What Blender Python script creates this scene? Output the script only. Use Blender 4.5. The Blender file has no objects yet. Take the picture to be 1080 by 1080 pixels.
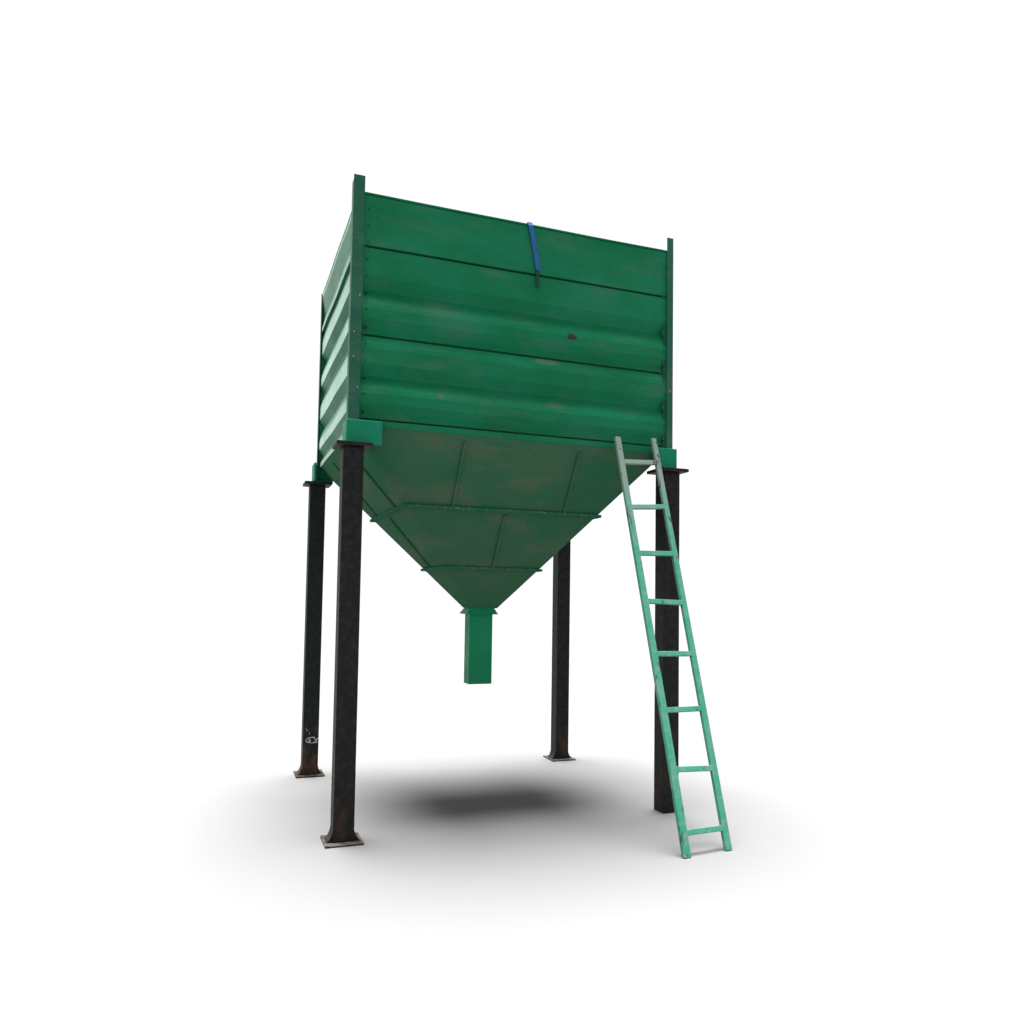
import bpy, bmesh, math, random
from mathutils import Vector, Matrix
random.seed(4)
S = bpy.context.scene
COL = S.collection

# ------------------------------------------------------------------ camera
cam_d = bpy.data.cameras.new('camera'); cam = bpy.data.objects.new('camera', cam_d); COL.objects.link(cam)
PX, PY, F = 538.39, 584.91, 821.56                     # principal point and focal length in 1080 px
yaw, pitch, roll = .3566, .054, .0154
cy, sy = math.cos(yaw), math.sin(yaw)
fwd = Vector((sy*math.cos(pitch), cy*math.cos(pitch), math.sin(pitch)))
r = Vector((cy, -sy, 0)); u = r.cross(fwd)
c, s = math.cos(roll), math.sin(roll)
R = c*r + s*u; U = -s*r + c*u
m = Matrix((R, U, -fwd)).transposed().to_4x4(); m.translation = Vector((-.8556, -5.568, 1.7154))
cam.matrix_world = m
cam_d.sensor_width = 36; cam_d.lens = 36*F/1080
cam_d.shift_x = (540-PX)/1080; cam_d.shift_y = (PY-540)/1080
cam_d.clip_start = .05; cam_d.clip_end = 5000
S.camera = cam

# ------------------------------------------------------------------ white sky dimmed overhead to deepen the ground shadow, soft high sun, exposure
EXPOSURE = 3.0
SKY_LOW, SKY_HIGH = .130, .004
SUN = 3.3
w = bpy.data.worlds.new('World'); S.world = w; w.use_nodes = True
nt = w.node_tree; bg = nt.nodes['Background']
tc = nt.nodes.new('ShaderNodeTexCoord'); sep = nt.nodes.new('ShaderNodeSeparateXYZ')
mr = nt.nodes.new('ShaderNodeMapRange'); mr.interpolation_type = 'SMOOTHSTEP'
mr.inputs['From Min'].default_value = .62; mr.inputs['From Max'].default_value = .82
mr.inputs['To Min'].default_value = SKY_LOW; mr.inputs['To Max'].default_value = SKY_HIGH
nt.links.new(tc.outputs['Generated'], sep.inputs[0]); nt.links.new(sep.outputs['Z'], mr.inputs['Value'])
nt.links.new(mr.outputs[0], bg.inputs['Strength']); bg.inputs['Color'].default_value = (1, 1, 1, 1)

sun_d = bpy.data.lights.new('sun', 'SUN'); sun = bpy.data.objects.new('sun', sun_d); COL.objects.link(sun)
sun_d.energy = SUN; sun_d.angle = math.radians(34); sun_d.color = (1, .998, .994)
travel = Vector((.012, -.135, -1)).normalized()
sun.rotation_euler = travel.to_track_quat('-Z', 'Y').to_euler(); sun.location = (0, 0, 12)

S.view_settings.view_transform = 'Standard'; S.view_settings.look = 'None'
S.view_settings.exposure = EXPOSURE; S.view_settings.gamma = 1; S.view_settings.use_curve_mapping = False

# ------------------------------------------------------------------ materials
class N:
    def __init__(self, name, rough=.6, spec=.25, metal=0):
        self.m = bpy.data.materials.new(name); self.m.use_nodes = True
        self.t = self.m.node_tree; self.b = self.t.nodes['Principled BSDF']
        self.b.inputs['Roughness'].default_value = rough; self.b.inputs['Specular IOR Level'].default_value = spec
        self.b.inputs['Metallic'].default_value = metal
        self.co = self.t.nodes.new('ShaderNodeTexCoord').outputs['Object']
    def link(self, a, b): self.t.links.new(a, b)
    def map(self, scale, rot=(0, 0, 0)):
        n = self.t.nodes.new('ShaderNodeMapping'); n.inputs['Scale'].default_value = scale; n.inputs['Rotation'].default_value = rot
        self.link(self.co, n.inputs[0]); return n.outputs[0]
    def noise(self, scale, detail=5, rough=.6, stretch=(1, 1, 1)):
        n = self.t.nodes.new('ShaderNodeTexNoise'); n.inputs['Scale'].default_value = scale
        n.inputs['Detail'].default_value = detail; n.inputs['Roughness'].default_value = rough
        self.link(self.map(stretch), n.inputs['Vector']); return n.outputs['Fac']
    def ramp(self, v, a, b, lo=0., hi=1.):
        n = self.t.nodes.new('ShaderNodeMapRange'); n.interpolation_type = 'SMOOTHSTEP'
        for k, x in (('From Min', a), ('From Max', b), ('To Min', lo), ('To Max', hi)): n.inputs[k].default_value = x
        self.link(v, n.inputs['Value']); return n.outputs[0]
    def math(self, op, a, b=None):
        n = self.t.nodes.new('ShaderNodeMath'); n.operation = op
        for i, x in enumerate((a, b)):
            if x is None: continue
            if isinstance(x, (int, float)): n.inputs[i].default_value = x
            else: self.link(x, n.inputs[i])
        return n.outputs[0]
    def mix(self, f, a, b):
        n = self.t.nodes.new('ShaderNodeMix'); n.data_type = 'RGBA'
        self.link(f, n.inputs[0])
        for i, x in ((6, a), (7, b)):
            if isinstance(x, tuple): n.inputs[i].default_value = (*x, 1)
            else: self.link(x, n.inputs[i])
        return n.outputs[2]
    def z(self, k='Z'):
        n = self.t.nodes.new('ShaderNodeSeparateXYZ'); self.link(self.co, n.inputs[0]); return n.outputs[k]
    def spot(self, p, rad, nz):
        """an irregular blotch with its own place on the object"""
        mp = self.t.nodes.new('ShaderNodeMapping'); mp.vector_type = 'POINT'
        mp.inputs['Scale'].default_value = tuple(1/q for q in rad)
        mp.inputs['Location'].default_value = tuple(-a/q for a, q in zip(p, rad))
        self.link(self.co, mp.inputs[0])
        l = self.t.nodes.new('ShaderNodeVectorMath'); l.operation = 'LENGTH'; self.link(mp.outputs[0], l.inputs[0])
        return self.ramp(self.math('ADD', l.outputs['Value'], self.math('MULTIPLY', nz, 1.3)), 1.75, 1.25)
    def bump(self, h, strength, dist=.01):
        n = self.t.nodes.new('ShaderNodeBump'); n.inputs['Strength'].default_value = strength; n.inputs['Distance'].default_value = dist
        self.link(h, n.inputs['Height']); self.link(n.outputs[0], self.b.inputs['Normal'])
    def color(self, cc):
        if isinstance(cc, tuple): self.b.inputs['Base Color'].default_value = (*cc, 1)
        else: self.link(cc, self.b.inputs['Base Color'])
    def roughness(self, v): self.link(v, self.b.inputs['Roughness'])

BX, BY = 1.3, 1.06                                     # the bin's centre; its Empty stands there on the ground

def green(name, base, alt, dust, amount, marks=False, spec=.07, sheen=.0):
    n = N(name, .42, spec)
    n.b.inputs['Sheen Weight'].default_value = sheen; n.b.inputs['Sheen Roughness'].default_value = .25; n.b.inputs['Sheen Tint'].default_value = (.9, 1, .96, 1)
    big = n.noise(1.1, 4, .6, (1, 1, 1.6)); fine = n.noise(55, 3, .7); streak = n.noise(2.6, 7, .7, (.8, .8, 2.1))
    col = n.mix(n.ramp(big, .35, .68), base, alt)
    f = n.math('MULTIPLY', n.ramp(streak, .47, .72), n.ramp(fine, .25, .75, .5, 1))
    col = n.mix(n.math('MULTIPLY', f, amount), col, dust)
    col = n.mix(n.ramp(n.noise(110, 2), .54, .78, 0, .28), col, tuple(min(1, 2.4*x+.016) for x in base))
    if marks:
        nz = n.noise(14, 4)
        for p, rad, cc, k in (((1.715-BX, -BY, 3.797), (.045, .3, .035), (.030, .016, .024), .9),
                              ((1.50-BX, -BY, 3.570), (.12, .3, .022), (.10, .12, .085), .45),
                              ((1.575-BX, -BY, 3.225), (.10, .3, .022), (.075, .085, .065), .45),
                              ((.645-BX, -BY, 3.20), (.035, .3, .022), (.10, .10, .08), .4)):
            col = n.mix(n.math('MULTIPLY', n.spot(p, rad, nz), k), col, cc)
    n.color(col); n.roughness(n.ramp(streak, .3, .8, .36, .6))
    n.bump(n.math('ADD', n.noise(3.5, 2), n.math('MULTIPLY', fine, .10)), .25, .012)
    return n.m
M = {}
M['wall'] = green('green_wall_paint', (.0012, .098, .038), (.004, .126, .059), (.045, .105, .075), .60, True, sheen=.21)
M['frame'] = green('green_frame_paint', (.010, .070, .042), (.018, .085, .056), (.07, .12, .09), .55)
M['bracket'] = green('green_bracket_paint', (.004, .14, .075), (.006, .15, .082), (.05, .12, .09), .2)
M['hopper'] = green('dull_green_hopper_paint', (.020, .092, .047), (.042, .092, .054), (.085, .090, .064), .8, spec=.0, sheen=.03)
n = N('green_ring_paint', .7, .0)
n.color(n.mix(n.ramp(n.noise(45, 3, .6), .50, .66), (.014, .092, .050), (.055, .135, .088))); M['ring'] = n.m
M['spout'] = green('green_spout_paint', (.003, .145, .062), (.006, .165, .075), (.04, .10, .06), .25)

def black(name, rust, tint=(.006, .007, .0074)):
    n = N(name, .6, .12)
    col = n.mix(n.ramp(n.noise(26, 5), .4, .75), tint, (.016, .016, .0165))
    low = n.ramp(n.z(), 1.1, .0)
    rn = n.noise(7, 6, .7, (1, 1, .5))
    f = n.math('MULTIPLY', n.ramp(n.math('ADD', rn, n.math('MULTIPLY', low, .16)), .60, .80), rust)
    col = n.mix(f, col, (.06, .028, .014))
    n.color(col); n.bump(n.noise(30, 3), .15, .004); return n.m
M['leg'] = black('black_leg_paint', .35)
M['rusty_leg'] = black('rusty_black_leg_paint', 1.0, (.0055, .0095, .0085))
n = N('rusty_plate_steel', .75, .2)
n.color(n.mix(n.ramp(n.noise(16, 6, .7), .4, .65), (.020, .013, .010), (.075, .066, .060))); n.bump(n.noise(60), .3, .003); M['plate'] = n.m
n = N('dark_rusty_plate_steel', .8, .2)
n.color(n.mix(n.ramp(n.noise(18, 6, .7), .4, .65), (.010, .006, .004), (.034, .019, .010))); M['dark_plate'] = n.m
n = N('white_chalk_paint', .8, .1); n.color(n.mix(n.ramp(n.noise(40, 4), .35, .6), (.14, .14, .14), (.36, .36, .37))); M['chalk'] = n.m
n = N('blue_strap_fabric', .7, .2)
n.color(n.mix(n.ramp(n.noise(60, 4), .3, .7), (.010, .055, .19), (.016, .085, .26))); M['strap'] = n.m
n = N('dark_green_strip', .7, .15); n.color((.002, .045, .022)); M['strip'] = n.m
n = N('zinc_bolt', .45, .5, .0); n.color((.15, .28, .22)); M['bolt'] = n.m
n = N('teal_ladder_paint', .5, .25)
top = n.ramp(n.math('ADD', n.z(), n.math('MULTIPLY', n.noise(5, 4), .9)), 2.55, 3.25)
col = n.mix(n.ramp(n.noise(6, 5), .35, .7), (.020, .170, .105), (.04, .195, .128))
col = n.mix(n.math('MULTIPLY', top, .85), col, (.13, .16, .145))
col = n.mix(n.ramp(n.noise(22, 6, .7), .50, .62, 0, .75), col, (.12, .17, .145))
col = n.mix(n.ramp(n.noise(13, 8, .75, (1, 1, .35)), .590, .625, 0, .85), col, (.022, .026, .020))
n.color(col); n.bump(n.noise(60, 3), .2, .003); M['ladder'] = n.m
n = N('pale_ground', 1.0, 0.0)
n.color(n.mix(n.noise(.6, 4), (.118, .118, .118), (.122, .122, .122))); M['ground'] = n.m

# ------------------------------------------------------------------ mesh helpers
class MB:
    def __init__(self): self.v = []; self.f = []
    def hexa(self, p):                                  # 8 corners: bottom ring then top ring
        o = len(self.v); self.v += [Vector(q) for q in p]
        for f in ((3, 2, 1, 0), (4, 5, 6, 7), (0, 1, 5, 4), (1, 2, 6, 5), (2, 3, 7, 6), (3, 0, 4, 7)):
            self.f.append([o+i for i in f])
    def box(self, x0, x1, y0, y1, z0, z1):
        self.hexa([(x0, y0, z0), (x1, y0, z0), (x1, y1, z0), (x0, y1, z0), (x0, y0, z1), (x1, y0, z1), (x1, y1, z1), (x0, y1, z1)])
    def bar(self, a, b, wv, tv):                        # bar from a to b, half extents as vectors
        a, b, wv, tv = map(Vector, (a, b, wv, tv))
        self.hexa([a-wv-tv, a+wv-tv, a+wv+tv, a-wv+tv, b-wv-tv, b+wv-tv, b+wv+tv, b-wv+tv])
    def prism(self, pts, e):                            # flat polygon pushed along e
        e = Vector(e); o = len(self.v); k = len(pts); self.v += [Vector(q) for q in pts]+[Vector(q)+e for q in pts]
        self.f.append(list(range(o+k-1, o-1, -1))); self.f.append(list(range(o+k, o+2*k)))
        for i in range(k): j = (i+1) % k; self.f.append([o+i, o+j, o+k+j, o+k+i])
    def tube(self, pts, rad, k=6, closed=False):
        pts = [Vector(q) for q in pts]; n = len(pts); o = len(self.v)
        for i, p in enumerate(pts):
            a = pts[(i-1) % n] if closed or i else pts[0]; b = pts[(i+1) % n] if closed or i < n-1 else pts[-1]
            d = (b-a).normalized(); x = d.orthogonal().normalized() if abs(d.y) > .9 else d.cross(Vector((0, 1, 0))).normalized(); y = d.cross(x)
            for q in range(k): t = 2*math.pi*q/k; self.v.append(p+rad*(math.cos(t)*x+math.sin(t)*y))
        for i in range(n if closed else n-1):
            for q in range(k):
                A, B = o+i*k, o+((i+1) % n)*k; self.f.append([A+q, A+(q+1) % k, B+(q+1) % k, B+q])
        if not closed: self.f.append([o+q for q in range(k)][::-1]); self.f.append([o+(n-1)*k+q for q in range(k)])
    def build(self, name, mat, parent=None, bevel=0, label=None):
        me = bpy.data.meshes.new(name); off = Vector((0, 0, 0)); q = parent
        while q is not None: off += Vector(q.location); q = q.parent
        me.from_pydata([tuple(v-off) for v in self.v], [], self.f)
        bm = bmesh.new(); bm.from_mesh(me); bmesh.ops.recalc_face_normals(bm, faces=bm.faces); bm.to_mesh(me); bm.free()
        me.materials.append(M[mat]); o = bpy.data.objects.new(name, me); COL.objects.link(o)
        if parent: o.parent = parent
        if bevel:
            b = o.modifiers.new('bevel', 'BEVEL'); b.width = bevel; b.segments = 2; b.limit_method = 'ANGLE'
        if label: o['label'] = label
        return o
def thing(name, label, cat, loc):
    o = bpy.data.objects.new(name, None); COL.objects.link(o); o.location = loc; o.empty_display_size = .3
    o['label'] = label; o['category'] = cat; return o

# ------------------------------------------------------------------ ground
g = MB(); Q = 1500
g.v = [Vector(q) for q in ((-Q, -Q, 0), (Q, -Q, 0), (Q, Q, 0), (-Q, Q, 0))]; g.f = [[0, 1, 2, 3]]
go = g.build('ground', 'ground'); go['kind'] = 'structure'

# ------------------------------------------------------------------ storage bin
W, D = 2.6, 2.12
ZT, Z1, Z2, ZB, ZC = 4.651, 4.250, 3.598, 2.942, 2.775
bin_ = thing('storage_bin', 'green steel storage bin with corrugated walls and hopper on four black legs', 'storage bin', (BX, BY, 0))

def profile(leaning=False):
    """(z, inset) from the rim down: rim sheet, then two ribbed sheets; a dark lap groove under every sheet"""
    o = .003; g_ = .008; d = .048; q0 = -.006 if leaning else o
    p = [(ZT, q0), (ZT-.012, q0), (ZT-.013, q0+.009), (ZT-.022, q0+.009), (ZT-.023, q0+.001)]
    p += [(Z1+.34, q0+.003), (Z1+.17, .026), (Z1+.04, -.004), (Z1+g_, -.003), (Z1+g_-.001, .038)] if leaning else [(Z1+g_, o), (Z1+g_-.001, .038)]
    for k, (top, bot) in enumerate(((Z1, Z2), (Z2, ZB+.04))):
        h = top-bot
        p += [(top-g_, .055), (top-g_-.001, .006 if k == 0 and not leaning else .020)]
        for t, q in ((.10, .007), (.15, o), (.34, o), (.445, d-.004), (.475, d-.004), (.53, .028), (.64, .008), (.69, o), (.81, o), (.905, d-.010)):
            if k == 0 and not leaning and t < .3: q = .004
            p.append((top-t*h, q))
        p += [(bot+g_+.001, .024), (bot+g_, .055)]
    p += [(ZB+.033, .03), (ZB+.032, .014), (ZB-.012, .014)]
    return p
def wall(a, b, inward, leaning=False):
    PROF = profile(leaning)
    a, b, inward = Vector(a), Vector(b), Vector(inward)
    mb = MB(); k = 40; T = .006
    P = [(z, q) for z, q in PROF]+[(z, q+T) for z, q in reversed(PROF)]
    n_ = len(P)
    for i in range(k+1):
        t = i/k; base = a.lerp(b, t)
        for j, (z, q) in enumerate(P):
            jig = .0014*math.sin(3.1*t*4+z*5)+.0010*math.sin(9.7*t+z*11)
            sag = -.003*math.sin(math.pi*t) if z > ZT-.05 else 0
            mb.v.append(base+inward*(q+(jig if 0 < i < k else 0))+Vector((0, 0, z+sag)))
    for i in range(k):
        for j in range(n_):
            A, B = i*n_, (i+1)*n_; jj = (j+1) % n_
            mb.f.append([A+j, B+j, B+jj, A+jj])
    mb.f.append(list(range(n_))); mb.f.append(list(range(k*n_, (k+1)*n_))[::-1])
    return mb
G = .004
walls = []
for a, b, inw in (((G, 0, 0), (W-G, 0, 0), (0, 1, 0)), ((W, G, 0), (W, D-G, 0), (-1, 0, 0)), ((W-G, D, 0), (G, D, 0), (0, -1, 0)), ((0, D-G, 0), (0, G, 0), (1, 0, 0))):
    walls.append(wall(a, b, inw, inw == (1, 0, 0)).build('wall_panel', 'wall', bin_))
for x in (.075, W-.04):                               # small dark rivets holding the sheets to the corner posts
    for k in range(13):
        z = ZT-.12-k*.125
        if min(abs(z-q) for q in (Z1, Z2)) > .03:
            rv = MB(); rv.tube([(x+random.uniform(-.006, .006), .03, z), (x, -.002, z)], .007, 6); rv.build('rivet', 'strip', walls[0])

# corner posts: angle irons standing a little above the rim
def post(x, y, sx_, sy_, z1, wx=.078, wy=.07, off=.040, name='corner_post'):
    mb = MB(); t = .008; z0 = ZC+.18
    x0, x1 = sorted((x-sx_*off, x+sx_*(wx-off))); y0, y1 = (y-sy_*.012, y-sy_*.004)
    mb.box(x0, x1, min(y0, y1), max(y0, y1), z0, z1)
    xa, xb = sorted((x-sx_*off, x-sx_*(off-.008))); ya, yb = sorted((y-sy_*.0035, y+sy_*wy))
    mb.box(xa, xb, ya, yb, z0, z1-.03)
    xa, xb = sorted((x+sx_*.005, x+sx_*.040)); ya, yb = sorted((y+sy_*.0085, y+sy_*.045))
    mb.box(xa, xb, ya, yb, z0-.03, ZT-.03)              # the angle's inner leg, behind the sheet ends
    return mb.build(name, 'frame', bin_, .002)
p0 = post(.0, 0, 1, 1, 4.762, .082)
p1 = post(W, 0, -1, 1, 4.757, .058)
post(0, D, 1, -1, ZT+.004, .07, .05, .012); post(W, D, -1, -1, ZT+.004, .07, .05, .012)
for p, x, zs in ((p0, .022, (3.87, 3.20)), (p0, -.012, (3.60, 3.42)), (p1, W+.01, (3.45,))):
    for z in zs:
        mb = MB(); mb.tube([(x, -.010, z), (x, -.019, z)], .0055, 8); mb.build('bolt', 'bolt', p)

# corner brackets between the walls and the legs
for x0, x1, y0, y1 in ((-.05, .205, -.045, -.013), (W-.13, W+.062, -.045, -.013)):
    mb = MB(); mb.box(x0, x1, y0, y1, ZC+.012, ZC+.185)
    xs = (x0, x0+.02) if x0 < 1 else (x1-.02, x1)
    mb.box(xs[0], xs[1], y1+.0015, .16, ZC+.012, ZC+.185)
    mb.build('corner_bracket', 'bracket', bin_, .006)
for x0, x1 in ((-.05, .15), (W-.15, W+.05)):
    mb = MB(); mb.box(x0, x1, D+.013, D+.045, ZC+.012, ZC+.185)
    xs = (x0, x0+.02) if x0 < 1 else (x1-.02, x1)
    mb.box(xs[0], xs[1], D-.16, D+.0115, ZC+.012, ZC+.185)
    mb.build('corner_bracket', 'bracket', bin_, .006)

# hopper: an upside-down pyramid of sheet steel
SX, SY, HS, ZS = 1.305, .985, .105, 1.612
HT = ZB-.013
top = [Vector(q) for q in ((.018, .018, HT), (W-.018, .018, HT), (W-.018, D-.018, HT), (.018, D-.018, HT))]
low = [Vector(q) for q in ((SX-HS-.015, SY-HS-.01, ZS), (SX+HS+.015, SY-HS-.01, ZS), (SX+HS+.015, SY+HS+.01, ZS), (SX-HS-.015, SY+HS+.01, ZS))]
def ring_at(z):
    t = (z-ZS)/(HT-ZS); return [low[i].lerp(top[i], t) for i in range(4)]
mb = MB()
levels = [HT-(HT-ZS)*i/14 for i in range(15)]
for z in levels: mb.v += ring_at(z)
o = len(mb.v)
cen = Vector((SX, SY, 0))
for z in levels:
    for q in ring_at(z): d = Vector((cen.x-q.x, cen.y-q.y, 0)); mb.v.append(q+d*(.008/max(abs(d.x), .05)))
for k in range(len(levels)-1):
    for i in range(4):
        j = (i+1) % 4
        mb.f.append([4*k+i, 4*k+j, 4*k+4+j, 4*k+4+i]); mb.f.append([o+4*k+j, o+4*k+i, o+4*k+4+i, o+4*k+4+j])
for kk in (0, len(levels)-1):
    for i in range(4): j = (i+1) % 4; mb.f.append([4*kk+i, 4*kk+j, o+4*kk+j, o+4*kk+i])
hop = mb.build('hopper', 'hopper', bin_)
def flange(z, out, th, name, mat, parent):
    mb = MB(); q = ring_at(z)
    inn = [p-(Vector((cen.x-p.x, cen.y-p.y, 0)).normalized())*.002 for p in q]
    sg = ((-1, -1), (1, -1), (1, 1), (-1, 1))
    outr = [Vector((p.x+a*out, p.y+b*out, z)) for p, (a, b) in zip(q, sg)]
    ins = [Vector((p.x-a*.02, p.y-b*.02, z)) for p, (a, b) in zip(q, sg)]
    for i in range(4):
        j = (i+1) % 4; e = Vector((0, 0, th))
        mb.hexa([outr[i], outr[j], ins[j], ins[i], outr[i]+e, outr[j]+e, ins[j]+e, ins[i]+e])
    # turned-down lip
    l2 = [Vector((p.x-a*.006, p.y-b*.006, z)) for p, (a, b) in zip(outr, sg)]
    for i in range(4):
        j = (i+1) % 4; dn = Vector((0, 0, -.010)); up = Vector((0, 0, -.0005))
        mb.hexa([outr[i]+dn, outr[j]+dn, l2[j]+dn, l2[i]+dn, outr[i]+up, outr[j]+up, l2[j]+up, l2[i]+up])
    return mb.build(name, mat, parent)
flange(2.405, .034, .014, 'stiffener_ring', 'ring', hop)
flange(1.945, .030, .012, 'stiffener_ring', 'ring', hop)
def on_face(i, s_, z):                                 # point on hopper face i at fraction s_ of the top edge, running straight down the face
    q = ring_at(z); a, b = q[i], q[(i+1) % 4]; A, B = top[i], top[(i+1) % 4]
    want = A.lerp(B, s_); d = (b-a); t = ((want-a).dot(d))/d.dot(d); return a+d*t
for i in range(4):
    A, B = top[i], top[(i+1) % 4]; along = (B-A).normalized()
    q = ring_at(2.0); fa = (low[i]-top[i]); nrm = along.cross(fa).normalized()
    if nrm.z > 0: nrm = -nrm
    for s_, za, zb in ((.325, 2.885, 2.422), (.70, 2.885, 2.422), (.5, 2.380, 1.960)):
        mb = MB(); a = on_face(i, s_, za); b = on_face(i, s_, zb)
        mb.bar(a+nrm*.009, b+nrm*.009, along*.009, nrm*.008); mb.build('stiffener_rib', 'hopper', hop)

# spout
sp = MB(); x0, x1, y0, y1 = SX-.125, SX+.083, SY-HS, SY+.035
T = .006; zb0, zt0 = .957, ZS-.012
for a in ((x0, x1, y0, y0+T), (x0, x1, y1-T, y1), (x0, x0+T, y0+T+.0005, y1-T-.0005), (x1-T, x1, y0+T+.0005, y1-T-.0005)):
    sp.box(a[0], a[1], a[2], a[3], zb0, zt0)
spo = sp.build('spout', 'spout', bin_)
mb = MB()
za, zb_ = ZS+.006, ZS-.042                             # flared collar over a thin flange
mb.hexa([(x0-.030, y0-.03, zb_), (x1+.034, y0-.03, zb_), (x1+.034, y1+.05, zb_), (x0-.030, y1+.05, zb_),
         (x0+.004, y0-.004, za), (x1+.010, y0-.004, za), (x1+.010, y1+.03, za), (x0+.004, y1+.03, za)])
mb.box(x0-.034, x1+.038, y0-.034, y1+.054, zb_-.011, zb_-.001)
mb.build('spout_flange', 'spout', spo)

# legs
L = .0725
def leg(x, y, mat, plate_mat, plate=True, mark=False, label=None):
    mb = MB(); z0 = .014 if plate else 0
    mb.box(x-L, x+L, y-L, y+L, z0, ZC-.016)
    o = mb.build('leg', mat, bin_, .006, label)
    mb = MB(); mb.box(x-.125, x+.125, y-.125, y+.125, ZC-.0155, ZC+.010); mb.build('cap_plate', 'leg', o, .002)
    if plate:
        mb = MB(); mb.box(x-.132, x+.132, y-.132, y+.132, 0.0, .0135); mb.build('base_plate', plate_mat, o, .002)
        for dx, dy in ((1, 0), (-1, 0)):
            d = Vector((dx, dy, 0)); t = Vector((-dy, dx, 0)); c0 = Vector((x, y, .014))
            mb = MB(); a = c0+d*(L+.0008)-t*.062
            prof = [(0, 0), (.042, 0), (.036, .006), (.017, .026), (.006, .052), (0, .078)]
            mb.prism([a+d*p_+Vector((0, 0, q_)) for p_, q_ in prof], t*.124)
            mb.build('foot_flare', mat, o)
    return o
leg(0, 0, 'leg', 'plate', label='black steel leg on a pale rusty base plate')
l2 = leg(0, D, 'rusty_leg', 'dark_plate', label='black steel leg with a rusty brown foot and a white painted mark')
leg(W, D, 'leg', 'plate')
leg(W, 0, 'leg', 'plate', False, label='black steel leg without a base plate, behind the ladder')
# white painted mark on the rusty leg: a ring crossed at its right end
mk = MB(); yy = D-L-.002; zc = .335; xc = .012
ring = [(xc+.058*math.cos(t), yy, zc+.026*math.sin(t)) for t in [2*math.pi*i/28 for i in range(5, 26)]]
mk.tube(ring, .0045, 5)
for a, b in (((-.022, .022), (-.022, -.022)), ((.015, .024), (.045, -.026)), ((.052, .020), (.022, -.024)), ((-.035, .014), (-.030, -.016))):
    mk.tube([(xc+a[0], yy, zc+a[1]), (xc+(a[0]+b[0])/2+.003, yy, zc+(a[1]+b[1])/2), (xc+b[0], yy, zc+b[1])], .0056, 5)
mk.build('paint_mark', 'chalk', l2)
mk = MB(); mk.tube([(-.045, yy, zc+.105), (-.03, yy, zc+.085)], .0025, 5); mk.tube([(-.018, yy, zc+.07), (-.012, yy, zc+.058)], .0025, 5)
mk.build('paint_scratch', 'chalk', l2)

# ------------------------------------------------------------------ blue strap over the rim
st = MB()
path = [(1.335, .05, 4.50), (1.336, .035, ZT-.03), (1.339, .022, ZT+.006), (1.340, -.002, ZT+.008), (1.342, -.011, ZT-.02), (1.360, -.013, 4.55), (1.385, -.011, 4.43), (1.414, -.012, 4.27)]
for i in range(len(path)-1):
    a, b = Vector(path[i]), Vector(path[i+1]); hw = Vector((.019, 0, 0))
    for q in (0,):
        d = (b-a).normalized(); nn = d.cross(Vector((1, 0, 0))).normalized()*.0022
        st.hexa([a-hw-nn, a+hw-nn, a+hw+nn, a-hw+nn, b-hw-nn, b+hw-nn, b+hw+nn, b-hw+nn])
so = st.build('hanging_strap', 'strap')
so['label'] = 'narrow blue strap hanging over the top rim of the green bin'; so['category'] = 'strap'
mb = MB(); mb.bar((1.405, -.014, 4.285), (1.409, -.010, 4.150), (.012, 0, 0), (0, .002, 0)); mb.build('strap_shadow', 'strip', so)  # dark strip standing in for the shadow below the blue strap

# ------------------------------------------------------------------ ladder
B0, B1 = Vector((2.11, -1.044, 0)), Vector((2.474, -1.0, 0))
T0, T1 = Vector((2.097, -.062, 3.005)), Vector((2.429, -.062, 3.02))
lad = thing('ladder', 'worn teal green metal ladder leaning on the front of the green bin', 'ladder', (B0+B1)/2)
wv = (B1-B0).normalized(); dv = (T0-B0).normalized(); nv = wv.cross(dv).normalized()
def rail(a, b, hw, bow):
    mb = MB(); k = 12; rings = []
    for i in range(k+1):
        t = i/k; p = a.lerp(b, t)+nv*bow*math.sin(math.pi*t)+wv*.004*math.sin(5*t+bow*90)
        h = hw*(1.12-.22*t); rings.append([p-wv*h-nv*.014, p+wv*h-nv*.014, p+wv*h+nv*.014, p-wv*h+nv*.014])
    for q in rings: mb.v += q
    for i in range(k):
        for j in range(4): jj = (j+1) % 4; mb.f.append([4*i+j, 4*i+jj, 4*i+4+jj, 4*i+4+j])
    mb.f.append([3, 2, 1, 0]); mb.f.append([4*k+j for j in range(4)])
    return mb.build('rail', 'ladder', lad, .004)
rail(B0, T0, .0275, .006); rail(B1, T1, .0245, -.004)
RUNGS = ((.049, .047), (.180, .174), (.309, .307), (.438, .435), (.565, .559), (.686, .684), (.807, .809), (.931, .931))
for t, t2 in RUNGS:
    a = B0.lerp(T0, t)+wv*.022; b = B1.lerp(T1, t2)-wv*.019
    mb = MB(); mb.bar(a, b, dv*.019, nv*.011); mb.build('rung', 'ladder', lad, .003)
